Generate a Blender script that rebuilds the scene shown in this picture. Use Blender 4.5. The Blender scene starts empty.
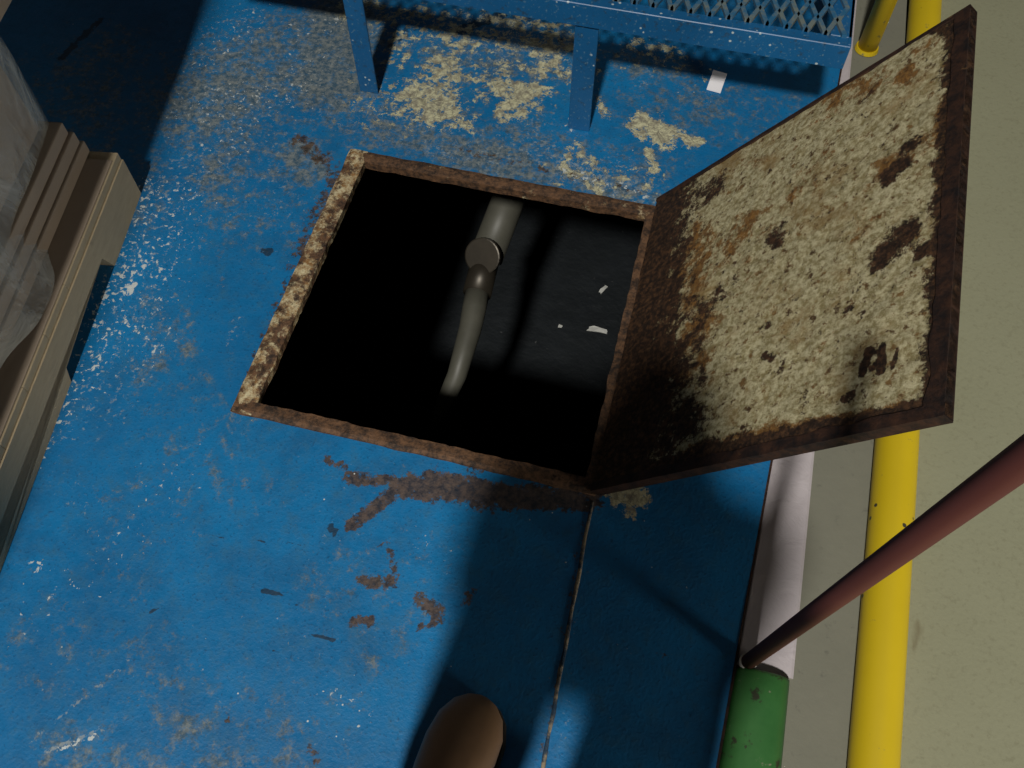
import bpy, bmesh, math, random
import numpy as np
from mathutils import Vector, Matrix, noise as mnoise
random.seed(7)
scn = bpy.context.scene
C = scn.collection

# ------------------------------------------------------------------ camera
FPX = 900.0
CAM = np.array([0.63707474, -0.57688312, 1.34048668])
ROT = np.array([[0.969717121778131, -0.21028939073396555, 0.12420578036095993],
                [0.24420590820747085, 0.8421341507543527, -0.4808051024373696],
                [-0.0034897173097222928, 0.4965767254694714, 0.8679858164711654]])
W, H = 0.62, 0.611          # the hatch opening, outer size of its rim
cam = bpy.data.cameras.new('camera')
cam.sensor_width = 36.0
cam.lens = FPX / 1024 * 36.0
cam.clip_start = 0.02
co = bpy.data.objects.new('camera', cam)
C.objects.link(co)
co.matrix_world = Matrix([list(ROT[i]) + [CAM[i]] for i in range(3)] + [[0, 0, 0, 1]])
scn.camera = co
scn.view_settings.view_transform = 'Standard'
scn.view_settings.look = 'None'
scn.view_settings.gamma = 1
scn.view_settings.exposure = 0.0
scn.view_settings.use_curve_mapping = False


def ray(u, v):
    d = ROT @ np.array([(u - 512) / FPX, -(v - 384) / FPX, -1.0])
    return d / np.linalg.norm(d)


def at(u, v, z=0.0):
    """world point on the level z that a measured point of the photograph lies on"""
    d = ray(u, v)
    return CAM + d * ((z - CAM[2]) / d[2])


# ------------------------------------------------------------------ helpers
def tag(o, label=None, cat=None, group=None, kind=None):
    if label: o['label'] = label
    if cat: o['category'] = cat
    if group: o['group'] = group
    if kind: o['kind'] = kind
    return o


def link(name, me, mat=None, parent=None, smooth=False):
    o = bpy.data.objects.new(name, me)
    C.objects.link(o)
    if mat:
        me.materials.append(mat)
    if parent is not None:
        o.parent = parent
        o.matrix_parent_inverse = parent.matrix_world.inverted()
    if smooth:
        me.polygons.foreach_set('use_smooth', [True] * len(me.polygons))
    return o


def obj(name, bm, mat=None, parent=None, smooth=False):
    me = bpy.data.meshes.new(name)
    bmesh.ops.recalc_face_normals(bm, faces=bm.faces[:])
    bm.to_mesh(me)
    bm.free()
    return link(name, me, mat, parent, smooth)


def empty(name, loc=(0, 0, 0)):
    o = bpy.data.objects.new(name, None)
    o.empty_display_size = 0.05
    C.objects.link(o)
    o.location = loc
    o.matrix_world = Matrix.Translation(loc)
    return o


def box(bm, p0, p1, M=None, bevel=0.0, seg=1):
    """axis box between two corners, optionally moved by M"""
    r = bmesh.ops.create_cube(bm, size=1.0)
    vs = r['verts']
    for v in vs:
        for i in range(3):
            v.co[i] = p0[i] + (v.co[i] + .5) * (p1[i] - p0[i])
    if bevel:
        es = list({e for v in vs for e in v.link_edges})
        r = bmesh.ops.bevel(bm, geom=es, offset=bevel, segments=seg, affect='EDGES', profile=.6)
        vs = list({v for f in r['faces'] for v in f.verts} | {v for v in vs if v.is_valid})
    if M is not None:
        bmesh.ops.transform(bm, matrix=M, verts=vs)
    return vs


def tube(bm, pts, rad, n=16, cap=True):
    """round tube through pts, rad a number or one per point"""
    pts = [Vector(p) for p in pts]
    if not hasattr(rad, '__len__'):
        rad = [rad] * len(pts)
    rings = []
    prev = None
    for i, p in enumerate(pts):
        t = (pts[min(i + 1, len(pts) - 1)] - pts[max(i - 1, 0)]).normalized()
        if prev is None:
            a = Vector((0, 0, 1)) if abs(t.z) < .9 else Vector((1, 0, 0))
            x = t.cross(a).normalized()
        else:
            x = (prev - t * prev.dot(t)).normalized()
        prev = x
        y = t.cross(x)
        rings.append([bm.verts.new(p + (x * math.cos(k * 2 * math.pi / n) + y * math.sin(k * 2 * math.pi / n)) * rad[i]) for k in range(n)])
    for a, b in zip(rings, rings[1:]):
        for k in range(n):
            bm.faces.new((a[k], a[(k + 1) % n], b[(k + 1) % n], b[k]))
    if cap:
        bm.faces.new(rings[0][::-1])
        bm.faces.new(rings[-1])
    return rings


def loft(bm, rings, cap=True):
    rv = [[bm.verts.new(p) for p in r] for r in rings]
    n = len(rv[0])
    for a, b in zip(rv, rv[1:]):
        for k in range(n):
            bm.faces.new((a[k], a[(k + 1) % n], b[(k + 1) % n], b[k]))
    if cap:
        bm.faces.new(rv[0][::-1])
        bm.faces.new(rv[-1])


def roughen(bm, amp, scale, seed=0.0, only=None):
    for v in bm.verts:
        if only and not only(v.co):
            continue
        p = v.co * scale + Vector((seed, seed * 1.7, seed * .3))
        v.co += mnoise.noise_vector(p) * amp


# ------------------------------------------------------------------ node materials
class NT:
    def __init__(s, name):
        s.m = bpy.data.materials.new(name)
        s.m.use_nodes = True
        s.t = s.m.node_tree
        s.b = s.t.nodes['Principled BSDF']
        s.out = s.t.nodes['Material Output']
        tc = s.t.nodes.new('ShaderNodeTexCoord')
        s.co = tc.outputs['Object']

    def set(s, sock, v):
        if hasattr(v, 'links') or isinstance(v, bpy.types.NodeSocket):
            s.t.links.new(v, sock)
        else:
            if sock.type == 'RGBA' and len(v) == 3:
                v = (*v, 1)
            sock.default_value = v

    def noise(s, scale, detail=4, rough=.6, dist=0.0, vec=None, stretch=None, off=None):
        n = s.t.nodes.new('ShaderNodeTexNoise')
        v = vec or s.co
        if stretch or off:
            mp = s.t.nodes.new('ShaderNodeMapping')
            s.t.links.new(v, mp.inputs[0])
            if stretch: mp.inputs['Scale'].default_value = stretch
            if off: mp.inputs['Location'].default_value = off
            v = mp.outputs[0]
        s.t.links.new(v, n.inputs['Vector'])
        n.inputs['Scale'].default_value = scale
        n.inputs['Detail'].default_value = detail
        n.inputs['Roughness'].default_value = rough
        n.inputs['Distortion'].default_value = dist
        return n.outputs[0]

    def voro(s, scale, feature='F1', rnd=1.0, out='Distance'):
        n = s.t.nodes.new('ShaderNodeTexVoronoi')
        n.feature = feature
        s.t.links.new(s.co, n.inputs['Vector'])
        n.inputs['Scale'].default_value = scale
        n.inputs['Randomness'].default_value = rnd
        return n.outputs[out]

    def math(s, op, a, b=0.0):
        n = s.t.nodes.new('ShaderNodeMath')
        n.operation = op
        s.set(n.inputs[0], a)
        s.set(n.inputs[1], b)
        return n.outputs[0]

    def step(s, v, lo, hi, a=0.0, b=1.0):
        n = s.t.nodes.new('ShaderNodeMapRange')
        n.interpolation_type = 'SMOOTHSTEP'
        s.set(n.inputs['Value'], v)
        n.inputs['From Min'].default_value = lo
        n.inputs['From Max'].default_value = hi
        n.inputs['To Min'].default_value = a
        n.inputs['To Max'].default_value = b
        return n.outputs[0]

    def attr(s, name):
        n = s.t.nodes.new('ShaderNodeAttribute')
        n.attribute_name = name
        return n.outputs['Fac']

    def mix(s, fac, a, b):
        n = s.t.nodes.new('ShaderNodeMix')
        n.data_type = 'RGBA'
        s.set(n.inputs[0], fac)
        s.set(n.inputs[6], a)
        s.set(n.inputs[7], b)
        return n.outputs[2]

    def broken(s, mask, nz, k, lo=.45, hi=.55):
        """a painted-on density, broken up by noise into an edged patch"""
        return s.step(s.math('ADD', mask, s.math('MULTIPLY', s.math('SUBTRACT', nz, .5), k)), lo, hi)

    def bump(s, h, strength, dist=.002):
        n = s.t.nodes.new('ShaderNodeBump')
        n.inputs['Strength'].default_value = strength
        n.inputs['Distance'].default_value = dist
        s.t.links.new(h, n.inputs['Height'])
        s.t.links.new(n.outputs[0], s.b.inputs['Normal'])

    def done(s, col, rough=.5, metal=0.0, spec=.5):
        s.set(s.b.inputs['Base Color'], col)
        s.set(s.b.inputs['Roughness'], rough)
        s.set(s.b.inputs['Metallic'], metal)
        s.b.inputs['Specular IOR Level'].default_value = spec
        return s.m


RUST = (.085, .038, .018)
RUSTB = (.21, .085, .025)
DARKR = (.022, .011, .008)
CREAM = (.58, .55, .34)

# blue deck paint with stains whose places are measured and stored as densities on the mesh
t = NT('blue_deck_paint')
n1, n2, n3, n4 = t.noise(3.2, 5), t.noise(38, 6, .7), t.noise(190, 3, .6), t.noise(11, 7, .7)
blue = t.mix(t.step(n1, .3, .7), (.004, .132, .335), (.005, .178, .43))
blue = t.mix(t.math('MULTIPLY', t.step(n4, .42, .72), .5), blue, (.012, .085, .20))
blue = t.mix(t.math('MULTIPLY', t.step(n2, .48, .7), .5), blue, (.02, .125, .23))
blue = t.mix(t.math('MULTIPLY', t.step(n3, .56, .72), .55), blue, (.005, .05, .13))
grime_tone = t.broken(t.math('ADD', t.attr('grime_tone'), t.step(t.noise(5, 5, .7), .45, .75, .06, .34)), t.noise(34, 9, .8), 2.3, .42, .85)
blue = t.mix(t.math('MULTIPLY', grime_tone, .82), blue, t.mix(t.step(t.noise(75, 6, .75), .38, .65), (.05, .08, .095), (.25, .25, .205)))
scuff = t.broken(t.attr('scuff'), t.noise(85, 7, .75), 2.4, .54, .74)
blue = t.mix(t.math('MULTIPLY', scuff, .7), blue, (.30, .34, .35))
dark = t.broken(t.attr('dark'), t.noise(55, 5), .8)
blue = t.mix(t.math('MULTIPLY', dark, .8), blue, (.012, .02, .03))
cream = t.broken(t.attr('cream'), t.noise(36, 9, .8), 3.4, .52, .64)
crcol = t.mix(t.step(t.noise(65, 7, .75), .38, .62), (.24, .22, .17), (.60, .58, .38))
crcol = t.mix(t.step(t.voro(38, 'DISTANCE_TO_EDGE'), .01, .035, .5, 0), crcol, (.12, .11, .08))
blue = t.mix(cream, blue, crcol)
rust = t.broken(t.attr('rust'), t.noise(60, 9, .8), 2.6, .48, .66)
blue = t.mix(t.math('MULTIPLY', rust, .93), blue, t.mix(t.step(t.noise(70, 7, .75), .35, .65), (.022, .016, .014), (.125, .08, .05)))
chips = t.broken(t.attr('chips'), t.noise(95, 5, .65, .3), 2.9, .62, .74)
blue = t.mix(chips, blue, (.52, .56, .56))
specks = t.step(t.math('ADD', t.voro(34), t.math('MULTIPLY', n2, .06)), .06, .085, 1, 0)
specks = t.math('MULTIPLY', specks, t.step(t.noise(6, 3), .53, .62))
blue = t.mix(specks, blue, (.6, .62, .60))
t.bump(t.math('ADD', t.math('MULTIPLY', n2, .7), t.math('ADD', t.math('MULTIPLY', cream, .5), t.math('MULTIPLY', n3, .5))), .45, .003)
M_deck = t.done(blue, t.step(n2, .3, .7, .36, .6))

t = NT('rusty_cream_rim')
k = t.noise(26, 8, .75)
c = t.mix(t.step(t.noise(70, 7, .75), .35, .65), (.02, .012, .008), (.15, .075, .035))
c = t.mix(t.step(t.math('ADD', k, t.math('MULTIPLY', t.math('SUBTRACT', t.attr('cream'), .5), .55)), .55, .66), c, t.mix(t.step(t.noise(90, 6, .7), .35, .65), (.24, .12, .035), (.58, .51, .32)))
t.bump(t.noise(120, 5), .7, .003)
M_rim = t.done(c, .75)

t = NT('flaking_cream_lid')
k1, k2, k3 = t.noise(24, 9, .8), t.noise(110, 7, .75), t.noise(7, 5)
c = t.mix(t.step(k2, .38, .62), (.27, .22, .10), (.60, .54, .34))
c = t.mix(t.step(t.noise(11, 9, .75, .3), .50, .66, 0, .75), c, (.27, .17, .06))
c = t.mix(t.broken(t.attr('rust'), k1, 2.8, .48, .74), c, t.mix(t.step(k2, .35, .65), (.09, .045, .018), (.30, .15, .04)))
c = t.mix(t.step(t.noise(70, 9, .72), .545, .62), c, t.mix(t.step(k1, .4, .6), (.07, .038, .018), (.24, .14, .05)))
c = t.mix(t.step(t.noise(40, 9, .7, 0, None, None, (4, 2, 1)), .60, .66), c, (.05, .027, .015))
darkm = t.broken(t.attr('dark'), t.noise(36, 9, .82), 2.3, .44, .62)
c = t.mix(darkm, c, t.mix(t.step(k2, .4, .7), (.018, .011, .008), (.115, .056, .026)))
t.bump(t.math('ADD', k1, t.math('MULTIPLY', k2, .6)), .6, .005)
M_lid = t.done(c, .75, 0, .25)

t = NT('dark_rust')
k = t.noise(40, 8, .75)
c = t.mix(t.step(k, .35, .7), (.010, .007, .007), (.06, .026, .014))
c = t.mix(t.step(t.noise(22, 8, .75), .62, .72), c, (.16, .085, .035))
t.bump(k, .8, .004)
M_drust = t.done(c, .7, 0, .3)

t = NT('blue_steel_paint')
c = t.mix(t.noise(9, 4), (.005, .075, .20), (.010, .115, .29))
c = t.mix(t.step(t.noise(60, 6, .7), .55, .68), c, (.02, .06, .12))
c = t.mix(t.step(t.noise(150, 5, .7), .58, .68), c, (.11, .21, .29))
c = t.mix(t.math('MULTIPLY', t.step(t.math('ADD', t.voro(48), t.math('MULTIPLY', t.noise(140), .22)), .20, .25, 1, 0), t.step(t.noise(30, 3), .36, .48)), c, (.42, .50, .52))
M_blue = t.done(c, .42)

t = NT('blue_grating_paint')
c = t.mix(t.step(t.noise(30, 6, .7), .4, .62), (.02, .11, .22), (.14, .17, .16))
M_grate = t.done(c, .5)

t = NT('weld_bead')
c = t.mix(t.step(t.noise(20, 6, .7), .42, .58), (.01, .035, .07), (.30, .24, .16))
t.bump(t.noise(90), .8, .004)
M_weld = t.done(c, .7)

t = NT('raw_concrete')
c = t.mix(t.noise(7, 8, .7), (.17, .17, .135), (.23, .225, .175))
c = t.mix(t.step(t.noise(50, 5), .6, .75, 0, .5), c, (.10, .10, .085))
t.bump(t.noise(60, 6), .3, .003)
M_conc = t.done(c, .8, 0, .2)

t = NT('beige_painted_concrete')
c = t.mix(t.noise(4, 6, .6), (.25, .25, .165), (.295, .295, .20))
c = t.mix(t.step(t.noise(120, 4), .5, .75, 0, .35), c, (.17, .16, .10))
c = t.mix(t.step(t.noise(14, 4, .5, 0, None, (1, .25, 1)), .70, .76, 0, .6), c, (.13, .10, .05))
t.bump(t.noise(140, 3), .25, .002)
M_beige = t.done(c, .75, 0, .2)

t = NT('white_line_paint')
c = t.mix(t.noise(22, 8, .7), (.44, .39, .41), (.58, .53, .55))
c = t.mix(t.step(t.noise(10, 6, .7, 1.5), .61, .66, 0, .4), c, (.30, .28, .27))
t.bump(t.noise(30, 6, .6, 1.0), .5, .004)
M_white = t.done(c, .7)

t = NT('green_line_paint')
c = t.mix(t.noise(18, 6, .7), (.015, .085, .02), (.05, .17, .045))
c = t.mix(t.step(t.noise(25, 6, .7), .60, .66), c, (.20, .21, .14))
c = t.mix(t.step(t.noise(17, 6, .7, 0, None, None, (3, 1, 0)), .60, .64), c, (.03, .035, .02))
M_green = t.done(c, .4)

t = NT('yellow_paint')
c = t.mix(t.noise(8, 5), (.56, .40, .006), (.66, .48, .012))
c = t.mix(t.math('MULTIPLY', t.step(t.math('ADD', t.voro(34), t.math('MULTIPLY', t.noise(120), .12)), .16, .20, 1, 0), t.step(t.noise(7, 3), .43, .50)), c, (.05, .045, .03))
c = t.mix(t.step(t.noise(26, 7, .75), .62, .68), c, (.20, .18, .08))
M_yellow = t.done(c, .5)

t = NT('red_brown_lacquer')
c = t.mix(t.noise(30, 5, .6, 0, None, (1, 1, .15)), (.10, .030, .024), (.145, .045, .036))
M_red = t.done(c, .65, 0, .25)

t = NT('pale_tip')
M_tip = t.done(t.mix(t.noise(40), (.5, .48, .43), (.65, .62, .58)), .6)

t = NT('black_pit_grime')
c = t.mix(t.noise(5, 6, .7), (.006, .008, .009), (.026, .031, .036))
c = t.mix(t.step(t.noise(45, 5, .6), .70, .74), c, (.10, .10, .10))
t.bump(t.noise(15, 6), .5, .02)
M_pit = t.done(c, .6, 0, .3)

t = NT('grey_plastic_pipe')
c = t.mix(t.noise(12, 6, .7), (.05, .05, .039), (.125, .12, .095))
M_pipe = t.done(c, .5)
t = NT('brown_valve_metal')
M_valve = t.done(t.mix(t.noise(30, 6), (.03, .026, .02), (.07, .058, .042)), .4, .5)
t = NT('flake_white')
M_flake = t.done(t.mix(t.noise(60), (.55, .55, .5), (.75, .75, .72)), .6)
t = NT('paper_white')
M_paper = t.done(t.mix(t.noise(40), (.78, .76, .80), (.9, .88, .92)), .6)

t = NT('weathered_pallet_wood')
c = t.mix(t.noise(9, 6, .65, 0, None, (14, 1.2, 14)), (.34, .27, .175), (.50, .405, .265))
c = t.mix(t.step(t.noise(22, 5), .6, .75, 0, .5), c, (.19, .155, .10))
t.bump(t.noise(20, 6, .6, 0, None, (10, 1, 10)), .35, .003)
M_wood = t.done(c, .8, 0, .2)

t = NT('brown_cardboard')
c = t.mix(t.noise(6, 6, .6), (.28, .22, .17), (.40, .325, .25))
c = t.mix(t.step(t.noise(12, 4, .5, 0, None, (1, .2, 6)), .6, .75, 0, .4), c, (.17, .125, .095))
M_card = t.done(c, .85, 0, .15)

t = NT('clear_stretch_film')
w = t.noise(9, 6, .65, 1.2, None, (1, 1, .45))
t.bump(w, 1.0, .02)
t.done((.72, .75, .72), .18)
tr = t.t.nodes.new('ShaderNodeBsdfTransparent')
mx = t.t.nodes.new('ShaderNodeMixShader')
t.set(mx.inputs[0], t.step(w, .35, .75, .16, .48))
t.t.links.new(tr.outputs[0], mx.inputs[1])
t.t.links.new(t.b.outputs[0], mx.inputs[2])
t.t.links.new(mx.outputs[0], t.out.inputs['Surface'])
M_film = t.m

t = NT('brown_boot_leather')
M_boot = t.done(t.mix(t.noise(25, 6, .7), (.19, .11, .06), (.34, .195, .10)), .6)
t = NT('boot_sole_rubber')
M_sole = t.done(t.mix(t.noise(40), (.02, .016, .013), (.04, .032, .026)), .8)
t = NT('boot_lace')
M_lace = t.done(t.mix(t.noise(90), (.05, .035, .02), (.09, .06, .03)), .8)
t = NT('blue_grey_denim')
M_denim = t.done(t.mix(t.noise(180, 4), (.05, .06, .085), (.10, .115, .15)), .9)
t = NT('grey_work_shirt')
M_shirt = t.done(t.mix(t.noise(120, 4), (.16, .17, .18), (.22, .23, .24)), .9)
t = NT('skin')
M_skin = t.done(t.mix(t.noise(30, 5), (.48, .27, .18), (.56, .33, .23)), .55)
t = NT('dark_hair')
M_hair = t.done(t.mix(t.noise(90, 5, .6, 0, None, (1, 1, .2)), (.015, .01, .007), (.05, .033, .02)), .6)
t = NT('eye_white')
M_eye = t.done(t.mix(t.noise(40), (.75, .73, .7), (.8, .78, .76)), .3)


# ------------------------------------------------------------------ stain densities
def seg_d(P, a, b):
    ab = b - a
    L = max(ab @ ab, 1e-12)
    s = np.clip(((P - a) @ ab) / L, 0, 1)
    return np.linalg.norm(P - (a + s[:, None] * ab), axis=1)


def density(P, strokes, place):
    """strokes: (u0,v0,u1,v1,radius_px,strength); soft capsule on the surface"""
    out = np.zeros(len(P))
    for (u0, v0, u1, v1, r, s) in strokes:
        a, b = place(u0, v0), place(u1, v1)
        rr = max(np.linalg.norm(place(u0 + r, v0) - a), .003)
        d = seg_d(P, a, b) / rr
        out = np.maximum(out, s * np.clip(1.35 - .7 * d, 0, 1))
    return out


def put_attr(me, name, vals):
    a = me.attributes.new(name, 'FLOAT', 'POINT')
    a.data.foreach_set('value', np.asarray(vals, dtype=np.float32))


# ------------------------------------------------------------------ deck (blue steel floor with the hatch cut out)
def axis(lo, flo, fhi, hi, step, must):
    a = list(np.linspace(lo, flo, 8)[:-1]) + list(np.arange(flo, fhi, step)) + list(np.linspace(fhi, hi, 8))
    a = [x for x in a if all(abs(x - m) > step * .4 for m in must)] + list(must)
    return np.array(sorted(a))


RI = .004     # the plate runs a little under the rim bars
gx = axis(-1.9, -1.0, .9, .9 + 1e-6, .009, [0 + RI, W - RI])
gx = gx[gx <= .9001]
gy = axis(-2.2, -.6, 1.45, 2.3, .009, [0 + RI, H - RI])
edge_x = lambda y: .884 + .049 * np.clip(y, -.9, 1.6)
nx, ny = len(gx), len(gy)
X, Y = np.meshgrid(gx, gy, indexing='ij')
s = np.clip((X - .70) / .20, 0, 1)
Xs = X + s * (edge_x(Y) - .90)
P2 = np.stack([Xs.ravel(), Y.ravel()], 1)
Zd = np.array([mnoise.noise(Vector((x * 4, y * 4, 1.3))) * .0025 for x, y in P2])
inside = lambda i, j: gx[i] >= RI - 1e-6 and gx[i + 1] <= W - RI + 1e-6 and gy[j] >= RI - 1e-6 and gy[j + 1] <= H - RI + 1e-6
faces = []
vid = lambda i, j: i * ny + j
for i in range(nx - 1):
    for j in range(ny - 1):
        if not inside(i, j):
            faces.append((vid(i, j), vid(i + 1, j), vid(i + 1, j + 1), vid(i, j + 1)))
me = bpy.data.meshes.new('floor')
me.from_pydata([(p[0], p[1], z) for p, z in zip(P2, Zd)], [], faces)
bmt = bmesh.new()
bmt.from_mesh(me)
loose = [v for v in bmt.verts if not v.link_faces]
keep = np.array([bool(v.link_faces) for v in bmt.verts])
bmesh.ops.delete(bmt, geom=loose, context='VERTS')
bmt.to_mesh(me)
bmt.free()
P2 = P2[keep]
fl = lambda u, v: at(u, v)[:2]
RUSTS = [(350, 478, 395, 482, 7, .8), (345, 470, 352, 480, 5, .7), (398, 488, 352, 526, 7, .85), (405, 486, 480, 492, 12, .95), (430, 478, 545, 500, 9, .95),
         (480, 497, 590, 498, 13, .9), (362, 581, 392, 584, 6, .85), (390, 548, 396, 578, 4, .75), (372, 548, 385, 542, 3, .6), (422, 600, 438, 612, 8, .8), (420, 626, 440, 622, 4, .75),
         (355, 622, 370, 622, 6, .85), (467, 600, 472, 592, 5, .75), (311, 748, 317, 760, 4, .8), (226, 714, 226, 722, 3, .8), (300, 140, 330, 165, 10, .62), (335, 175, 300, 250, 9, .6),
         (300, 250, 240, 400, 6, .55), (660, 655, 665, 660, 5, .5), (460, 150, 640, 190, 5, .5), (500, 455, 470, 470, 8, .6), (322, 460, 345, 466, 5, .7), (590, 495, 540, 768, 4, .5)]
CREAMS = [(400, 100, 560, 60, 48, .47), (400, 25, 560, 40, 34, .50), (560, 170, 650, 185, 18, .44), (630, 60, 700, 70, 20, .36), (420, 95, 440, 110, 22, .85), (440, 60, 450, 80, 18, .7), (500, 88, 530, 92, 14, .85), (510, 110, 525, 100, 16, .8), (420, 20, 470, 40, 24, .58), (540, 45, 550, 70, 16, .66), (560, 30, 500, 25, 20, .6),
          (645, 125, 665, 135, 15, .95), (688, 142, 700, 140, 7, .9), (650, 150, 655, 168, 5, .9), (640, 498, 615, 494, 10, .92), (630, 508, 632, 516, 6, .85), (600, 100, 605, 118, 6, .6), (575, 150, 600, 180, 13, .55),
          (390, 20, 400, 60, 12, .55), (370, 5, 350, 10, 15, .6), (630, 45, 680, 55, 12, .5), (560, 165, 600, 190, 7, .6), (640, 40, 655, 55, 7, .6), (455, 110, 470, 130, 8, .6)]
CHIPS = [(95, 330, 150, 190, 22, .42), (100, 300, 140, 260, 16, .52), (50, 420, 120, 320, 22, .42), (130, 330, 180, 200, 30, .34), (128, 292, 132, 285, 5, .95), (150, 300, 165, 270, 14, .40), (200, 60, 250, 20, 22, .33), (190, 110, 290, 90, 30, .33),
         (220, 160, 300, 60, 24, .30), (40, 460, 60, 420, 10, .36), (150, 360, 170, 330, 10, .36), (560, 170, 640, 195, 10, .40), (300, 30, 330, 20, 20, .33), (40, 570, 32, 560, 3, .7), (92, 558, 93, 560, 2, .8),
         (168, 558, 169, 559, 2, .8), (420, 540, 440, 565, 14, .28), (350, 720, 330, 700, 20, .28), (60, 750, 100, 735, 3, .6), (570, 130, 580, 100, 9, .38), (40, 620, 180, 480, 30, .22)]
GRIME_TONES = [(640, 110, 790, 110, 40, .40), (380, 140, 640, 195, 18, .55), (330, 110, 640, 170, 45, .45), (250, 60, 250, 200, 70, .42), (30, 640, 300, 760, 60, .34), (620, 100, 780, 120, 50, .34), (200, 400, 130, 560, 60, .30), (300, 600, 430, 560, 40, .30), (200, 100, 330, 30, 70, .62), (330, 80, 340, 20, 45, .8), (210, 180, 250, 130, 28, .5), (150, 150, 150, 210, 25, .45), (300, 150, 310, 170, 22, .72), (60, 745, 140, 768, 28, .5), (170, 715, 200, 730, 26, .45),  # strokes between step and lid simply dull and darken the blue
          (380, 130, 560, 170, 22, .62), (560, 175, 660, 200, 18, .60), (440, 60, 560, 60, 40, .52), (135, 395, 160, 360, 12, .45), (200, 480, 260, 500, 22, .32), (370, 650, 420, 620, 20, .4),
          (100, 60, 60, 160, 60, .5), (180, 320, 190, 350, 14, .42), (625, 60, 680, 70, 22, .5), (150, 440, 160, 300, 26, .30), (345, 700, 360, 660, 22, .34), (640, 180, 660, 165, 10, .5), (235, 640, 250, 645, 6, .3)]
SCUFFS = [(110, 400, 170, 180, 36, .42), (190, 180, 260, 40, 55, .42), (540, 150, 640, 200, 24, .5), (330, 110, 640, 180, 30, .42), (220, 30, 260, 200, 60, .38), (100, 420, 200, 200, 40, .36), (60, 700, 300, 640, 60, .26), (300, 480, 420, 700, 50, .26), (60, 430, 160, 260, 25, .42), (200, 130, 320, 60, 50, .40), (560, 165, 640, 190, 14, .55), (110, 540, 60, 480, 20, .34), (140, 380, 160, 340, 12, .45), (180, 260, 200, 240, 14, .4), (230, 340, 240, 320, 9, .42),
          (345, 700, 300, 760, 20, .3), (20, 750, 130, 660, 2.0, .60), (45, 752, 105, 728, 1.6, .8), (500, 160, 540, 120, 24, .45), (430, 150, 480, 160, 12, .5), (580, 600, 560, 760, 5, .4), (260, 60, 250, 20, 25, .42),
          (655, 60, 640, 85, 10, .45), (460, 60, 560, 40, 28, .45)]
DARKS = [(150, 530, 300, 545, 1.2, .5), (262, 590, 300, 604, 1.6, .85), (305, 630, 335, 640, 1.6, .8), (275, 652, 276, 653, 3, .8), (150, 612, 158, 607, 2, .8), (330, 527, 334, 533, 4, .8), (620, 55, 633, 65, 4, .3),
         (265, 250, 270, 252, 5, .7), (460, 30, 500, 15, 9, .6), (410, 30, 390, 45, 8, .5), (100, 20, 60, 60, 5, .6), (565, 55, 560, 40, 5, .5)]
for nm, st in (('rust', RUSTS), ('cream', CREAMS), ('chips', CHIPS), ('grime_tone', GRIME_TONES), ('scuff', SCUFFS), ('dark', DARKS)):
    put_attr(me, nm, density(P2, st, fl))
deck = link('floor', me, M_deck, None, True)
tag(deck, 'scuffed blue painted steel deck around the open hatch', 'floor', kind='structure')

# weld seam running on from the hinge side of the hatch
bm = bmesh.new()
pts = []
for k in range(46):
    y = -.012 - k * .03
    pts.append((.622 + .014 * (k / 14.0) + .0008 * math.sin(k * 1.9), y, .0005 + .001 * math.sin(k * 2.7)))
tube(bm, pts, [.0030 + .0012 * math.sin(k * 3.1) for k in range(46)], 8)
roughen(bm, .0012, 90)
for v in bm.verts:
    v.co.z = v.co.z * .5 + mnoise.noise(Vector((v.co.x * 4, v.co.y * 4, 1.3))) * .0025 + .0004
seam = obj('weld_seam', bm, M_weld, None, True)
tag(seam, 'rough weld seam joining two blue deck plates below the hatch', 'weld seam', kind='structure')

# deck edge strip (thickness of the plate)
bm = bmesh.new()
ys = np.linspace(-2.2, 2.3, 60)
loft(bm, [[(edge_x(y), y, .0), (edge_x(y) + .004, y, .0), (edge_x(y) + .004, y, -.02), (edge_x(y), y, -.02)] for y in ys])
e = obj('trim_1', bm, M_drust)
tag(e, 'dark bare edge of the blue deck plate', 'edge', kind='structure')

# ------------------------------------------------------------------ right side: concrete, painted lines, ledge
FZ = -.02
KX, KZ = 1.075, -.02           # ledge face and ledge height
bm = bmesh.new()
box(bm, (.70, -2.2, FZ - .05), (KX + .02, 2.3, FZ))
tag(obj('floor', bm, M_conc), 'bare grey concrete strip between the white line and the yellow pipe', 'floor', kind='structure')
bm = bmesh.new()
n = 60
for i in range(n):
    pass
y_g = at(748, 668, FZ)[1]
def stripe(y0, y1, xa, xb, h, nseg=30):
    b = bmesh.new()
    rings = []
    for y in np.linspace(y0, y1, nseg):
        a, c_ = max(xa, edge_x(y) + .0045), xb
        rings.append([(a, y, FZ), (a, y, FZ + h * .5), (a + .004, y, FZ + h), (c_ - .004, y, FZ + h), (c_, y, FZ + h * .5), (c_, y, FZ)])
    loft(b, rings)
    return b
xw = at(806, 540, FZ)[0]
bm.free()
tag(obj('trim_2', stripe(y_g, 2.3, .80, xw, .003), M_white), 'white painted line along the edge of the blue deck', 'painted line', kind='structure')
b = bmesh.new()
rings = []
for y in [-1.6, -1.0, -.7] + list(np.linspace(-.5, y_g - .012, 8)) + [y_g - .006, y_g - .004]:
    a, c_ = edge_x(y) + .0045, xw - .006
    hh = .034 if y < y_g - .008 else (.030 if y < y_g - .005 else .018)
    rings.append([((a + c_) / 2 - (c_ - a) / 2 * math.cos(k * math.pi / 12), y, FZ + hh * math.sin(k * math.pi / 12) ** .7) for k in range(13)])
loft(b, rings)
tag(obj('trim_3', b, M_green, None, True), 'rounded green painted kerb at the end of the white line', 'kerb', kind='structure')
bm = bmesh.new()
prof = [(KX, FZ - .02), (KX, KZ), (3.2, KZ), (3.2, FZ - .02)]
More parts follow.
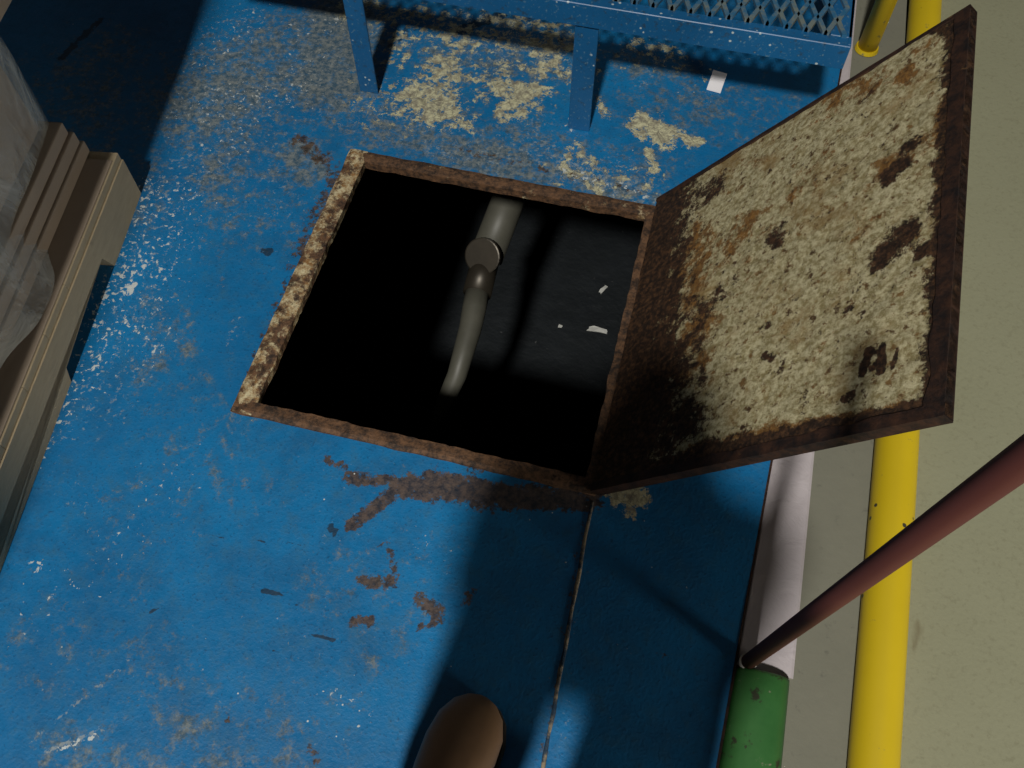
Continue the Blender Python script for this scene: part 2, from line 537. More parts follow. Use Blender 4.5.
loft(bm, [[(x, y, z) for x, z in prof] for y in np.linspace(-2.2, 2.3, 20)])
led = obj('floor', bm, M_beige)
led.data.materials.append(M_conc)
for p in led.data.polygons:
    if p.normal.x < -.9:
        p.material_index = 1
tag(led, 'broad beige painted concrete floor to the right of the yellow pipe', 'floor', kind='structure')

# yellow pipe on the ledge edge
PR = .034
bm = bmesh.new()
pts = [(float(np.interp(y, (-2.2, -.3, .21, 1.36, 2.3), (1.06, 1.079, 1.091, 1.111, 1.125))), y, FZ + .014) for y in np.linspace(-2.0, 2.2, 60)]
tube(bm, pts, PR, 24)
o = obj('floor_pipe', bm, M_yellow, None, True)
tag(o, 'long yellow pipe running along the edge of the beige floor', 'pipe')

# yellow upright post behind the lid
pb = at(866, 50, FZ)
bm = bmesh.new()
tube(bm, [(pb[0], pb[1], FZ + .004), (pb[0], pb[1], .9)], .021, 20)
o = empty('guard_post', (pb[0], pb[1], FZ))
tag(o, 'yellow upright post standing on the white line beyond the lid', 'post')
obj('post_tube', bm, M_yellow, o, True)
bm = bmesh.new()
bmesh.ops.create_cone(bm, cap_ends=True, segments=24, radius1=.026, radius2=.024, depth=.008, matrix=Matrix.Translation((pb[0], pb[1], FZ + .007)))
obj('base_flange', bm, M_yellow, o)

# ------------------------------------------------------------------ hatch rim
hatch = empty('floor_hatch', (W / 2, H / 2, 0))
tag(hatch, 'open square hatch with a rusty rim and rusty cream lid swung up', 'hatch')
def rim_bar(p0, p1, w, inward, seed, creamy):
    """flat bar along p0-p1 with a downstand, ragged inner edge"""
    b = bmesh.new()
    p0, p1, inn = Vector(p0), Vector(p1), Vector(inward)
    N = 70
    rings = []
    for k in range(N + 1):
        p = p0.lerp(p1, k / N)
        q = mnoise.noise(Vector((k * .22, seed, 0))) * .0035 + mnoise.noise(Vector((k * .7, seed, 4))) * .002
        o_ = mnoise.noise(Vector((k * .2, seed + 9, 0))) * .003
        a, c_ = p - inn * (.002 + o_), p + inn * (w + q)
        mid = p + inn * w * .5
        z = .007 + mnoise.noise(Vector((k * .3, seed, 2))) * .002
        rings.append([(a.x, a.y, -.004), (a.x, a.y, z * .7), ((a.x + mid.x) / 2, (a.y + mid.y) / 2, z), (mid.x, mid.y, z), (c_.x, c_.y, z * .8), (c_.x, c_.y, -.012), (c_.x - inn.x * .006, c_.y - inn.y * .006, -.012), (mid.x, mid.y, -.004)])
    loft(b, rings)
    o = obj('rim_bar', b, M_rim, hatch)
    co_ = np.array([v.co[:] for v in o.data.vertices])
    put_attr(o.data, 'cream', np.full(len(co_), creamy))
    return o
rim_bar((0, -.002, 0), (0, H + .002, 0), .036, (1, 0, 0), 1, .66)
rim_bar((.0, H, 0), (W + .005, H, 0), .026, (0, -1, 0), 2, .46)
rim_bar((.0, 0, 0), (W + .005, 0, 0), .024, (0, 1, 0), 3, .12)
rim_bar((W, 0, 0), (W, H, 0), .016, (-1, 0, 0), 4, .1)

# ------------------------------------------------------------------ hatch lid
A = math.radians(53)
LU, LN = Vector((math.cos(A), 0, math.sin(A))), Vector((-math.sin(A), 0, math.cos(A)))
HX = Vector((W - .002, 0, .014))
def lid_st(u, v):
    d = ray(u, v)
    nn = np.array(LN)
    tt = nn @ (np.array(HX) - CAM) / (nn @ d)
    p = CAM + d * tt - np.array(HX)
    return np.array([p @ np.array(LU), p[1]])
c_hb, c_ht, c_fb, c_ft = np.array([0, 0.0]), np.array([0, .621]), lid_st(945, 414), lid_st(971, 6)
def lid_pt(a, b, h=0.0):
    st = (c_hb * (1 - b) + c_ht * b) * (1 - a) + (c_fb * (1 - b) + c_ft * b) * a
    return HX + LU * st[0] + Vector((0, st[1], 0)) + LN * h, st
NL = 110
bm = bmesh.new()
ST = []
vs = []
for i in range(NL + 1):
    for j in range(NL + 1):
        p, st = lid_pt(i / NL, j / NL)
        h = mnoise.noise(Vector((st[0] * 9, st[1] * 9, 3))) * .0022 + mnoise.noise(Vector((st[0] * 40, st[1] * 40, 7))) * .0012
        vs.append(bm.verts.new(p + LN * h))
        ST.append(st)
low = []
for i in range(NL + 1):
    for j in range(NL + 1):
        if i in (0, NL) or j in (0, NL):
            low.append(((i, j), bm.verts.new(lid_pt(i / NL, j / NL, -.014)[0])))
            ST.append(lid_pt(i / NL, j / NL)[1])
q = lambda i, j: vs[i * (NL + 1) + j]
for i in range(NL):
    for j in range(NL):
        bm.faces.new((q(i, j), q(i + 1, j), q(i + 1, j + 1), q(i, j + 1)))
lowd = dict(low)
loop = [(i, 0) for i in range(NL)] + [(NL, j) for j in range(NL)] + [(i, NL) for i in range(NL, 0, -1)] + [(0, j) for j in range(NL, 0, -1)]
for a, b in zip(loop, loop[1:] + loop[:1]):
    bm.faces.new((q(*a), lowd[a], lowd[b], q(*b)))
bm.faces.new([lowd[a] for a in loop])
plate = lid = obj('lid', bm, M_lid, hatch, False)
lid['label'] = 'rusty flaking cream lid'
ST = np.array(ST)
LD = [(600, 488, 655, 210, 34, 1.0), (612, 480, 640, 380, 45, .9), (640, 480, 740, 455, 14, .95), (740, 452, 948, 412, 12, 1.0), (965, 10, 943, 410, 13, 1.0), (655, 330, 665, 250, 26, .72), (690, 360, 700, 310, 14, .58),
      (890, 175, 900, 165, 10, .85), (905, 150, 915, 145, 8, .75), (885, 255, 905, 235, 14, .85), (925, 250, 940, 245, 9, .8), (870, 350, 862, 375, 3.5, .95), (868, 350, 880, 354, 3.5, .9), (880, 358, 872, 368, 3, .75), (884, 345, 880, 373, 3.5, .95),
      (897, 350, 893, 366, 3, .85), (846, 398, 852, 395, 5, .85), (760, 330, 768, 325, 4, .5), (775, 235, 780, 240, 9, .7), (700, 190, 720, 180, 6, .6), (690, 210, 720, 185, 8, .6), (765, 355, 770, 358, 4, .8), (845, 310, 850, 308, 4, .7),
      (890, 290, 894, 287, 4, .6), (640, 440, 680, 425, 22, .75), (935, 30, 962, 20, 6, .8), (720, 295, 730, 285, 10, .5), (870, 92, 872, 93, 3, .7), (700, 400, 705, 380, 8, .45), (935, 380, 945, 300, 7, .7), (660, 300, 640, 420, 14, .8)]
LR = [(840, 90, 860, 95, 16, .62), (905, 73, 910, 76, 8, .8), (915, 50, 925, 50, 9, .6), (800, 180, 810, 175, 14, .55), (790, 200, 830, 150, 10, .5), (700, 330, 690, 370, 24, .62), (860, 240, 870, 225, 14, .55), (705, 260, 740, 230, 20, .55),
      (945, 100, 945, 330, 7, .8), (690, 450, 900, 410, 7, .7), (750, 255, 765, 235, 14, .55), (880, 170, 915, 150, 15, .62), (680, 300, 700, 240, 20, .7), (700, 200, 930, 45, 7, .45), (800, 320, 840, 330, 30, .33)]
put_attr(plate.data, 'dark', density(ST, LD, lid_st))
put_attr(plate.data, 'rust', density(ST, LR, lid_st))
# the flat bars around the lid's edge
def lid_bar(ab0, ab1, wa, wb, h, seed):
    b = bmesh.new()
    rings = []
    N = 60
    for k in range(N + 1):
        s_ = k / N
        a0, b0 = ab0[0] + (ab1[0] - ab0[0]) * s_, ab0[1] + (ab1[1] - ab0[1]) * s_
        qn = 1 + .35 * mnoise.noise(Vector((k * .28, seed, 0)))
        hh = h * (1 + .3 * mnoise.noise(Vector((k * .3, seed, 5))))
        o0, o1 = lid_pt(a0, b0, -.016)[0], lid_pt(a0, b0, hh)[0]
        i1, i0 = lid_pt(a0 + wa * qn, b0 + wb * qn, hh)[0], lid_pt(a0 + wa * qn * 1.1, b0 + wb * qn * 1.1, -.002)[0]
        rings.append([o0, o1, i1, i0])
    loft(b, rings)
    return obj('edge_bar', b, M_drust, lid)
lid_bar((1.0, -.002), (1.0, 1.002), -.036, 0, .0022, 1)
lid_bar((0.0, -.004), (1.0, -.004), 0, .026, .0022, 2)
lid_bar((0.0, 1.004), (1.0, 1.004), 0, -.012, .002, 3)

# ------------------------------------------------------------------ pit below
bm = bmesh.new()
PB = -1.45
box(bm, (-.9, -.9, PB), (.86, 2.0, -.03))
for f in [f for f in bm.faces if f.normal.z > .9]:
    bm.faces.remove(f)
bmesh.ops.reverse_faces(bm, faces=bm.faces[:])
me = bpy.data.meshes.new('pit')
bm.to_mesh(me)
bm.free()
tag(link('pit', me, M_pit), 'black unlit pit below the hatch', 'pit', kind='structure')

pp = empty('drain_pipe', tuple(at(482, 268, -.5)))
tag(pp, 'pale pipe with a valve flange hanging in the dark pit', 'pipe')
a0, a1 = at(520, 170, -.40), at(486, 258, -.49)
bm = bmesh.new()
tube(bm, [a0, a0 * .5 + a1 * .5, a1], .043, 24)
obj('upper_pipe', bm, M_pipe, pp, True)
bm = bmesh.new()
b0, b1, b2, b3 = at(478, 290, -.50), at(470, 330, -.52), at(457, 375, -.55), at(430, 436, -.72)
tube(bm, [b0, b0 * .5 + b1 * .5, b1, b1 * .5 + b2 * .5, b2, b2 * .5 + b3 * .5, b3], [.031, .030, .028, .026, .024, .022, .020], 24)
obj('lower_pipe', bm, M_pipe, pp, True)
ax = (Vector(b0) - Vector(a1)).normalized()
bm = bmesh.new()
tube(bm, [Vector(a1) - ax * .01, Vector(b0) + ax * .012], .036, 24)
cp = obj('valve_body', bm, M_valve, pp, True)
bm = bmesh.new()
cc = Vector(at(483, 256, -.45))
dn = (Vector(CAM) - cc).normalized()
dn = (dn + Vector((-.35, -.25, 0))).normalized()
tube(bm, [cc - dn * .008, cc - dn * .007, cc + dn * .007, cc + dn * .008], [.043, .046, .046, .043], 28)
obj('flange_disc', bm, M_valve, pp)
def flake(u, v, L, wd, rz, label, z=PB + .004, name='paint_flake', mat=None, grp=None, cat='flake'):
    p = Vector(at(u, v, z))
    b = bmesh.new()
    pts = []
    n_ = 10
    for k in range(n_):
        a = k * 2 * math.pi / n_
        r = 1 + .25 * math.sin(k * 2.3 + u)
        pts.append((math.cos(a) * L / 2 * r, math.sin(a) * wd / 2 * r))
    loft(b, [[(x, y, h + .004 * math.cos(x * 60)) for x, y in pts] for h in (.0, .003)])
    bmesh.ops.transform(b, matrix=Matrix.Translation(p) @ Matrix.Rotation(rz, 4, 'Z'), verts=b.verts)
    o = obj(name, b, mat or M_flake)
    tag(o, label, cat, grp)
flake(597, 330, .075, .024, .05, 'largest pale flake lying on the dark pit bottom', grp='pale flakes in the pit')
flake(603, 290, .045, .016, 1.1, 'pale sliver in the pit just beyond the largest flake', grp='pale flakes in the pit')
flake(560, 327, .016, .014, .3, 'tiny pale speck in the pit left of the largest flake', grp='pale flakes in the pit')

# ------------------------------------------------------------------ step with expanded metal tread
step = empty('work_step', (.44, 1.1, 0))
tag(step, 'blue painted steel step with expanded metal tread beyond the hatch', 'step')
SY, SZ0, SZ1, SX0, SX1 = .775, .255, .302, -.35, .884
def leg(x, y, w, d):
    b = bmesh.new()
    t_ = .005
    box(b, (x - w / 2, y, 0), (x + w / 2, y + t_, SZ0 + .02), None, .0012)
    box(b, (x - w / 2, y + t_ * .9, 0), (x - w / 2 + t_, y + d, SZ0 + .02), None, .0012)
    obj('leg', b, M_blue, step)
leg(-.020, SY + .004, .040, .035)
leg(.431, SY + .004, .044, .035)
leg(.431, 1.55, .044, .035)
leg(-.020, 1.55, .040, .035)
bm = bmesh.new()
box(bm, (SX0, SY - .003, SZ0), (SX1, SY + .003, SZ1), None, .0012)
box(bm, (SX0, SY + .0031, SZ1 - .006), (SX1, SY + .020, SZ1 - .0004))
obj('front_rail', bm, M_blue, step)
for x0 in (SX0, SX1 - .006):
    bm = bmesh.new()
    box(bm, (x0, SY + .003, SZ0), (x0 + .006, 1.6, SZ1), None, .001)
    xx = x0 if x0 < 0 else x0 - .03
    box(bm, (xx, SY + .021, SZ1 - .006), (xx + .036, 1.6, SZ1), None, .001)
    obj('side_rail', bm, M_blue, step)
bm = bmesh.new()
box(bm, (SX0, 1.595, SZ0), (SX1, 1.601, SZ1), None, .001)
obj('rear_rail', bm, M_blue, step)
# tread: strands that meet at diamond corners
bm = bmesh.new()
pitch, half = .0165, .036
y0 = SY + .018
nr = 24
kx = int((SX1 - SX0 - .012) / pitch)
SW = .0042
for k in range(kx):
    xc = SX1 - .012 - pitch * (k + .5)
    sg = 1 if k % 2 else -1
    pr = None
    for j in range(nr + 1):
        x = xc + sg * (pitch / 2 - .0015) * (1 if j % 2 else -1)
        y = y0 + j * half
        ring = [(x - SW, y, SZ1 - .001), (x + SW, y, SZ1 - .001), (x + SW, y, SZ1 + .006), (x - SW, y, SZ1 + .006)]
        ring = [bm.verts.new(p) for p in ring]
        if pr:
            for a in range(4):
                bm.faces.new((pr[a], pr[(a + 1) % 4], ring[(a + 1) % 4], ring[a]))
        else:
            bm.faces.new(ring[::-1])
        pr = ring
    bm.faces.new(pr)
obj('tread_grating', bm, M_grate, step)

# white scrap under the step
p = at(716, 84)
bm = bmesh.new()
pts = [(-.016, -.024), (.014, -.026), (.017, .022), (-.013, .025)]
rings = []
for h in (.001, .004):
    rings.append([(x, y, h + .010 * (y + .024) / .05) for x, y in pts])
loft(bm, rings)
bmesh.ops.transform(bm, matrix=Matrix.Translation((p[0], p[1], .0)) @ Matrix.Rotation(-.05, 4, 'Z'), verts=bm.verts)
tag(obj('paper_scrap', bm, M_paper), 'small white paper scrap on the blue deck under the step', 'scrap')

# ------------------------------------------------------------------ pallet with wrapped load
PC = Vector((-.362, .405, 0))
dv = Vector((.1025, -.612, 0)).normalized()     # along the stringer, towards the camera
iv = Vector((-dv.y, dv.x, 0)) * -1              # away from the deck, into the pallet
if iv.x > 0: iv = -iv
PM = Matrix(((iv.x, dv.x, 0, PC.x), (iv.y, dv.y, 0, PC.y), (0, 0, 1, 0), (0, 0, 0, 1)))
pal = empty('pallet', tuple(PC))
tag(pal, 'weathered wooden pallet under the wrapped load', 'pallet')
PL, PW = 1.2, 1.0
def stringer(x):
    b = bmesh.new()
    prof = [(0, .012), (.17, .012)]
    n0, n1 = (.175, .425), (.775, 1.025)
    outl = [(0, 0), (n0[0], 0), (n0[0] + .018, .045), (n0[1] - .018, .045), (n0[1], 0), (n1[0], 0), (n1[0] + .018, .045), (n1[1] - .018, .045), (n1[1], 0), (PL, 0), (PL, .095), (0, .095)]
    r0 = [PM @ Vector((x, s_, z)) for s_, z in outl]
    r1 = [PM @ Vector((x + .038, s_, z)) for s_, z in outl]
    loft(b, [r0, r1])
    bmesh.ops.triangulate(b, faces=[f for f in b.faces if len(f.verts) > 4])
    obj('stringer', b, M_wood, pal)
for x in (0, .48, .96):
    stringer(x)
for k in range(12):
    b = bmesh.new()
    s0 = k * .1 + .0004
    box(b, (.003, s0, .0955), (1.0, s0 + .0992, .113), PM, .0008)
    obj('deck_board', b, M_wood, pal)

b = bmesh.new()
box(b, (.006, .022, .1135), (.98, 1.18, .1165), PM, .001)
tag(obj('slip_sheet', b, M_card), 'thin brown cardboard sheet lying on the pallet boards', 'cardboard sheet')
z = .117
tops = ['lowest flat brown carton resting on the pallet sheet', 'flat brown carton second up in the pallet stack', 'flat brown carton directly under the wrapped carton']
for k in range(3):
    b = bmesh.new()
    ins = (.052, .057, .064)[k]
    box(b, (ins, .004 + k * .006, z), (.95, 1.15, z + .027), PM, .003, 2)
    tag(obj('flat_carton', b, M_card), tops[k], 'carton', 'flat cartons on the pallet')
    z += .0275
LX, LS = .096, .035
ZT = .47
b = bmesh.new()
box(b, (LX, LS, z), (.92, 1.12, ZT), PM, .006, 2)
tag(obj('wrapped_carton', b, M_card), 'brown carton wrapped in clear film on the pallet', 'carton')
b = bmesh.new()
box(b, (.006, .012, ZT + .001), (.95, 1.15, 1.5), PM, .006, 2)
tag(obj('tall_carton', b, M_card), 'tall brown carton stacked on top of the film wrapped carton', 'carton')
# stretch film hung round the load, wrinkled
b = bmesh.new()
path = [(.60, LS - .012), (LX - .010, LS - .012), (LX - .012, 1.13), (.60, 1.13)]
dense = []
for (x0_, s0_), (x1_, s1_) in zip(path, path[1:]):
    L_ = math.hypot(x1_ - x0_, s1_ - s0_)
    m_ = int(L_ / .012)
    for k in range(m_):
        f_ = k / m_
        dense.append((x0_ + (x1_ - x0_) * f_, s0_ + (s1_ - s0_) * f_))
cx_, cs_ = .5, .58
zs = np.linspace(.119, ZT - .006, 60)
grid = []
for zi in zs:
    row = []
    base_ = 1 if zi < z else 0
    for (x, s_) in dense:
        w_ = mnoise.noise(Vector((x * 16, s_ * 16 + zi * 12, zi * 5))) * .006 + abs(mnoise.noise(Vector((s_ * 9 + x * 9, zi * 7 - s_ * 5, 3)))) * .006 + .003
        fl_ = .062 * math.exp(-max(zi - .119, 0) / .075) * max(0, min(1, (s_ - .10) / .18)) * (.85 + .3 * math.sin(s_ * 23))
        w_ += fl_ if x < .2 else 0
        dx, ds = (x - cx_), (s_ - cs_)
        if abs(dx) / .4 > abs(ds) / .56: x2, s2 = x + math.copysign(w_, dx), s_
        else: x2, s2 = x, s_ + math.copysign(w_, ds)
        row.append(b.verts.new(PM @ Vector((x2, s2, zi))))
    grid.append(row)
for r0, r1 in zip(grid, grid[1:]):
    for k in range(len(r0) - 1):
        b.faces.new((r0[k], r0[k + 1], r1[k + 1], r1[k]))
film = obj('stretch_film', b, M_film, None, True)
tag(film, 'wrinkled clear stretch film around the lower carton', 'plastic film')

# ------------------------------------------------------------------ pole
PB0 = np.array([.893, -.203, FZ + .016])
P1 = CAM + ray(1024, 459) * .60
dirp = Vector(P1 - PB0).normalized()
Ltot = (Vector(P1) - Vector(PB0)).length + .06
pole = empty('marker_post', tuple(PB0))
tag(pole, 'thin red brown upright post standing at the end of the white line', 'post')
bm = bmesh.new()
tube(bm, [Vector(PB0) + dirp * s_ for s_ in (.006, .3, .6, .9, Ltot)], .0108, 20)
obj('shaft', bm, M_red, pole, True)
bm = bmesh.new()
tube(bm, [Vector(PB0) - dirp * .012, Vector(PB0) + dirp * .008], .0128, 20)
tp = obj('foot_ring', bm, M_tip, pole, True)
tp['label'] = 'pale foot of the post'


# ------------------------------------------------------------------ person
def skinned(name, chain, mat, parent=None, sub=2, root=0):
    """chain: list of verts (co, radius), list of edges"""
    verts, edges = chain
    me = bpy.data.meshes.new(name)
    me.from_pydata([v[0] for v in verts], edges, [])
    o = link(name, me, mat, parent)
    md = o.modifiers.new('skin', 'SKIN')
    md.use_smooth_shade = True
    if not me.skin_vertices:
        bpy.context.view_layer.update()
    sk = me.skin_vertices[0].data
    for k, v in enumerate(verts):
        r = v[1]
        sk[k].radius = (r, r) if not hasattr(r, '__len__') else r
        sk[k].use_root = (k == root)
    sd = o.modifiers.new('subdivision', 'SUBSURF')
    sd.levels = sd.render_levels = sub
    return o

class G:
    def __init__(s): s.v, s.e = [], []
    def add(s, co, r, prev=None):
        s.v.append((tuple(co), r))
        k = len(s.v) - 1
        if prev is not None: s.e.append((prev, k))
        return k
    def run(s, prev, *items):
        for co, r in items: prev = s.add(co, r, prev)
        return prev
    def out(s): return s.v, s.e

PXc = .645                       # body axis
hip, chest, neck = Vector((PXc, -.715, .82)), Vector((PXc, -.79, .98)), Vector((PXc, -.80, 1.150))
ankL, ankR = Vector((.512, -.545, .09)), Vector((.745, -.66, .09))
kneL, kneR = Vector((.528, -.640, .40)), Vector((.742, -.675, .40))
g = G()
root = g.add(hip + Vector((0, 0, .06)), (.115, .09))
lo_ = g.add(hip + Vector((0, 0, .02)), (.075, .07), root)
for sgn, kn, an in ((-1, kneL, ankL), (1, kneR, ankR)):
    h_ = g.add(hip + Vector((sgn * .10, .01, -.05)), .052, lo_)
    k_ = g.run(h_, (h_ and (Vector(g.v[h_][0]).lerp(kn, .5)), .07), (kn, .052), (kn.lerp(an, .35), .052), (an, .036))
    g.run(k_, (an + Vector((0, .06, -.045)), .034), (an + Vector((.0, .14, -.06)), .03))
w_ = g.run(root, (hip.lerp(chest, .5), (.12, .09)), (chest, (.135, .10)), (chest + Vector((0, .0, .10)), (.12, .085)))
nk = g.run(w_, (neck, .055))
hd = g.run(nk, (neck + Vector((0, .02, .06)), .052), (neck + Vector((0, .035, .11)), (.066, .075)), (neck + Vector((0, .035, .165)), (.07, .082)), (neck + Vector((0, .025, .205)), (.05, .058)))
# arms
shL, shR = chest + Vector((-.155, 0, .125)), chest + Vector((.155, 0, .125))
elL, elR = Vector((.485, -.78, .88)), Vector((.80, -.77, .90))
wrL, wrR = Vector((.56, -.70, 1.08)), Vector((.73, -.70, 1.08))
def arm(sh, el, wr):
    a = g.run(w_, (sh, .052), (sh.lerp(el, .5), .045), (el, .038), (el.lerp(wr, .4), .036), (wr, .025))
    return a
aL, aR = arm(shL, elL, wrL), arm(shR, elR, wrR)
def hand(wi, wr, fdir, pnorm, thumb, curl):
    """palm, four curled fingers of unequal length, thumb from the side"""
    fdir, pnorm = fdir.normalized(), pnorm.normalized()
    side = fdir.cross(pnorm).normalized() * thumb
    palm = g.add(wr + fdir * .045, (.034, .018), wi)
    for k, (off, L_) in enumerate(((.030, .072), (.010, .080), (-.010, .074), (-.029, .058))):
        p0_ = wr + fdir * .085 + side * off
        kn = g.add(p0_, .0095, palm)
        pos, d_ = p0_, fdir
        for sgm, rr in ((.42, .0088), (.32, .0082), (.26, .0072)):
            d_ = (Matrix.Rotation(curl, 3, side * thumb) @ d_)
            pos = pos + d_ * L_ * sgm
            kn = g.add(pos, rr, kn)
    t0 = wr + fdir * .03 + side * .032
    th = g.add(t0, .0115, palm)
    g.run(th, (t0 + (fdir * .6 + side * .6 + pnorm * .4) * .034, .0098), (t0 + (fdir * .9 + side * .75 + pnorm * .8) * .052, .0085))
hand(aL, wrL, Vector((.25, .35, .55)), Vector((.6, .0, -.2)), -1, .45)
hand(aR, wrR, Vector((-.25, .35, .55)), Vector((-.6, .0, -.2)), 1, .45)
body = skinned('person', g.out(), M_skin, None, 2, root)
tag(body, 'person in brown boots standing at the near side of the hatch', 'person')

def cloth(name, build, mat, sub=2):
    gg = G()
    r = build(gg)
    return skinned(name, gg.out(), mat, body, sub, r)
def trousers(gg):
    r = gg.add(hip + Vector((0, 0, .07)), (.145, .118))
    l_ = gg.add(hip + Vector((0, 0, .03)), (.14, .112), r)
    for sgn, kn, an in ((-1, kneL, ankL), (1, kneR, ankR)):
        h_ = gg.add(hip + Vector((sgn * .108, .01, -.03)), .088, l_)
        gg.run(h_, (Vector(gg.v[h_][0]).lerp(kn, .5), .09 + .008 * (sgn > 0)), (kn, .088 + .014 * (sgn > 0)), (kn.lerp(an, .5), .085 + .016 * (sgn > 0)), (an.lerp(kn, .14), .078 + .016 * (sgn > 0)))
    return r
cloth('trousers', trousers, M_denim)
bm = bmesh.new()
rings = []
for z_, rx, ry, y_ in ((.800, .197, .128, -.72), (.806, .203, .134, -.72), (.86, .200, .130, -.735), (.94, .190, .122, -.77), (1.02, .186, .118, -.79), (1.075, .176, .108, -.795), (1.115, .145, .092, -.797), (1.145, .100, .076, -.798), (1.165, .070, .064, -.80), (1.185, .064, .060, -.80)):
    rings.append([(PXc + rx * math.copysign(abs(math.cos(k * math.pi / 20)) ** .85, math.cos(k * math.pi / 20)), y_ + ry * math.copysign(abs(math.sin(k * math.pi / 20)) ** .85, math.sin(k * math.pi / 20)), z_) for k in range(40)])
loft(bm, rings, False)
jacket = obj('work_jacket', bm, M_shirt, body, True)
for sh, el, wr in ((shL, elL, wrL), (shR, elR, wrR)):
    s0 = sh + (chest - sh) * .25
    ctl = [s0, sh, sh.lerp(el, .5), sh.lerp(el, .85), el, el.lerp(wr, .15), el.lerp(wr, .5), el.lerp(wr, .88)]
    rad_ = [.050, .066, .060, .056, .053, .051, .048, .040]
    for _ in range(2):
        nc, nr_ = [ctl[0]], [rad_[0]]
        for k in range(len(ctl) - 1):
            nc += [ctl[k].lerp(ctl[k + 1], .25), ctl[k].lerp(ctl[k + 1], .75)]
            nr_ += [rad_[k] * .75 + rad_[k + 1] * .25, rad_[k] * .25 + rad_[k + 1] * .75]
        ctl, rad_ = nc + [ctl[-1]], nr_ + [rad_[-1]]
    bm = bmesh.new()
    tube(bm, ctl, rad_, 20)
    obj('sleeve', bm, M_shirt, jacket, True)
# hair cap, ears, nose, eyes
hc = neck + Vector((0, .03, .15))
bm = bmesh.new()
bmesh.ops.create_uvsphere(bm, u_segments=28, v_segments=18, radius=1.0)
for v in bm.verts:
    v.co = Vector((v.co.x * .080, v.co.y * .095, v.co.z * .082))
    v.co += mnoise.noise_vector(v.co * 40) * .005
bmesh.ops.delete(bm, geom=[v for v in bm.verts if v.co.z < (.022 if v.co.y > .0 else -.05)], context='VERTS')
bmesh.ops.translate(bm, vec=hc + Vector((0, -.006, .006)), verts=bm.verts)
obj('hair', bm, M_hair, body, True)
bm = bmesh.new()
tube(bm, [hc + Vector((0, .072, .005)), hc + Vector((0, .085, -.018)), hc + Vector((0, .098, -.035)), hc + Vector((0, .080, -.042))], [.008, .010, .014, .008], 10)
obj('nose', bm, M_skin, body, True)
for sx in (-1, 1):
    bm = bmesh.new()
    bmesh.ops.create_uvsphere(bm, u_segments=12, v_segments=8, radius=.012, matrix=Matrix.Translation(hc + Vector((sx * .03, .072, -.002))))
    obj('eye', bm, M_eye, body, True)
    bm = bmesh.new()
    bmesh.ops.create_uvsphere(bm, u_segments=12, v_segments=8, radius=1, matrix=Matrix.Translation(hc + Vector((sx * .078, -.005, -.015))) @ Matrix.Diagonal((.010, .018, .030, 1)))
    obj('ear', bm, M_skin, body, True)
bm = bmesh.new()
tube(bm, [hc + Vector((-.024, .066, -.068)), hc + Vector((0, .078, -.068)), hc + Vector((.024, .066, -.068))], [.004, .007, .004], 8)
obj('mouth', bm, M_skin, body, True)

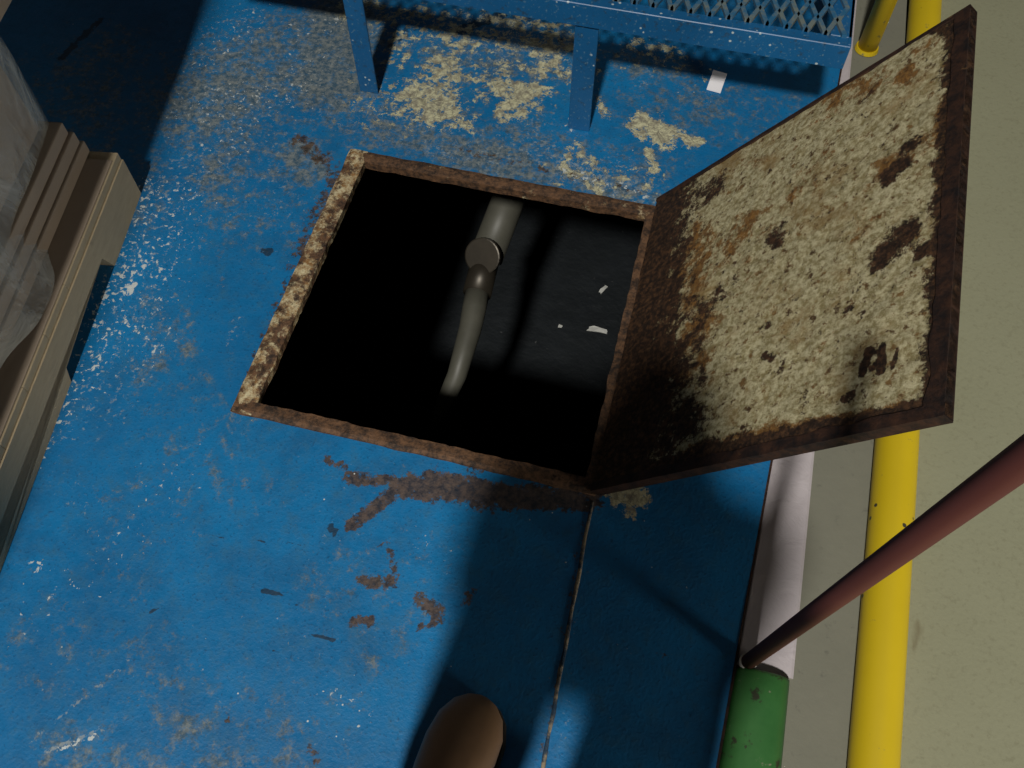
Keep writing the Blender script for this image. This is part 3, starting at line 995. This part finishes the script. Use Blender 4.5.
def boot(toe, heel, ank):
    toe, heel = Vector(toe), Vector(heel)
    f = (toe - heel)
    L_ = f.length
    f = f.normalized()
    sd_ = Vector((f.y, -f.x, 0))
    def ring(s_, hw, z0, h, n_=20, ex=2.6):
        r = []
        for k in range(n_):
            a = k * 2 * math.pi / n_
            cx__, sz__ = math.cos(a), math.sin(a)
            x = hw * math.copysign(abs(cx__) ** (2 / ex), cx__)
            zz = z0 + h / 2 + h / 2 * math.copysign(abs(sz__) ** (2 / ex), sz__)
            r.append(heel + f * (s_ * L_) + sd_ * x + Vector((0, 0, zz)))
        return r
    b = bmesh.new()
    loft(b, [ring(0.0, .018, .03, .05), ring(.02, .032, .022, .085), ring(.15, .037, .02, .105), ring(.32, .037, .02, .105), ring(.45, .041, .02, .098), ring(.58, .047, .02, .084), ring(.72, .051, .02, .072), ring(.84, .048, .02, .064), ring(.93, .037, .021, .052), ring(.98, .022, .024, .038), ring(1.0, .008, .03, .02)])
    # shaft up to the trouser hem
    c0 = heel + f * (.21 * L_)
    rr = []
    for z_, rx, ry, dx in ((.07, .036, .058, .0), (.11, .037, .055, .0), (.15, .040, .052, -.002), (.19, .044, .054, -.004)):
        rr.append([c0 + f * (dx + ry * math.sin(k * math.pi / 10)) + sd_ * rx * math.cos(k * math.pi / 10) + Vector((0, 0, z_)) for k in range(20)])
    loft(b, rr)
    o = obj('boot', b, M_boot, body, True)
    b = bmesh.new()
    def outline(grow):
        pts = []
        prof = [(0.0, .02), (.04, .034), (.15, .039), (.32, .038), (.45, .042), (.58, .049), (.72, .053), (.84, .050), (.93, .040), (.98, .026), (1.005, .01)]
        for s_, hw in prof: pts.append((s_, hw + grow))
        for s_, hw in prof[::-1]: pts.append((s_, -hw - grow))
        return pts
    loft(b, [[heel + f * (s_ * L_) + sd_ * x + Vector((0, 0, z_)) for s_, x in outline(gr)] for z_, gr in ((0.003, -.002), (.006, .002), (.024, .002), (.027, -.001))])
    obj('sole', b, M_sole, o)
    b = bmesh.new()
    for k, s_ in enumerate((.38, .45, .52, .59)):
        zt = .124 - k * .0085
        tube(b, [heel + f * (s_ * L_) + sd_ * x + Vector((0, 0, zt - abs(x) * .35 - .002)) for x in (-.026, -.012, 0, .012, .026)], .0028, 6)
    obj('lace', b, M_lace, o)
boot((.536, -.352, 0), (.490, -.618, 0), ankL)
boot((.772, -.452, 0), (.745, -.720, 0), ankR)

# ------------------------------------------------------------------ light
wd = bpy.data.worlds.new('hall')
scn.world = wd
wd.use_nodes = True
bg = wd.node_tree.nodes['Background']
bg.inputs['Color'].default_value = (.95, 1.0, 1.0, 1)
bg.inputs['Strength'].default_value = .03
def area(name, loc, tgt, size, power, col):
    L_ = bpy.data.lights.new(name, 'AREA')
    L_.shape = 'DISK'
    L_.size = size
    L_.energy = power
    L_.color = col
    o = bpy.data.objects.new(name, L_)
    C.objects.link(o)
    o.location = loc
    o.rotation_euler = (Vector(tgt) - Vector(loc)).to_track_quat('-Z', 'Y').to_euler()
area('high_bay_lamp', (.43, -4.35, 6.2), (.3, .3, 0), .42, 480, (1.0, .97, .90))
area('side_fill', (5.0, -2.2, .85), (-.36, .1, .1), .9, 72, (1.0, .94, .82))  # added low fill, no real lamp; brightens the pallet side and load
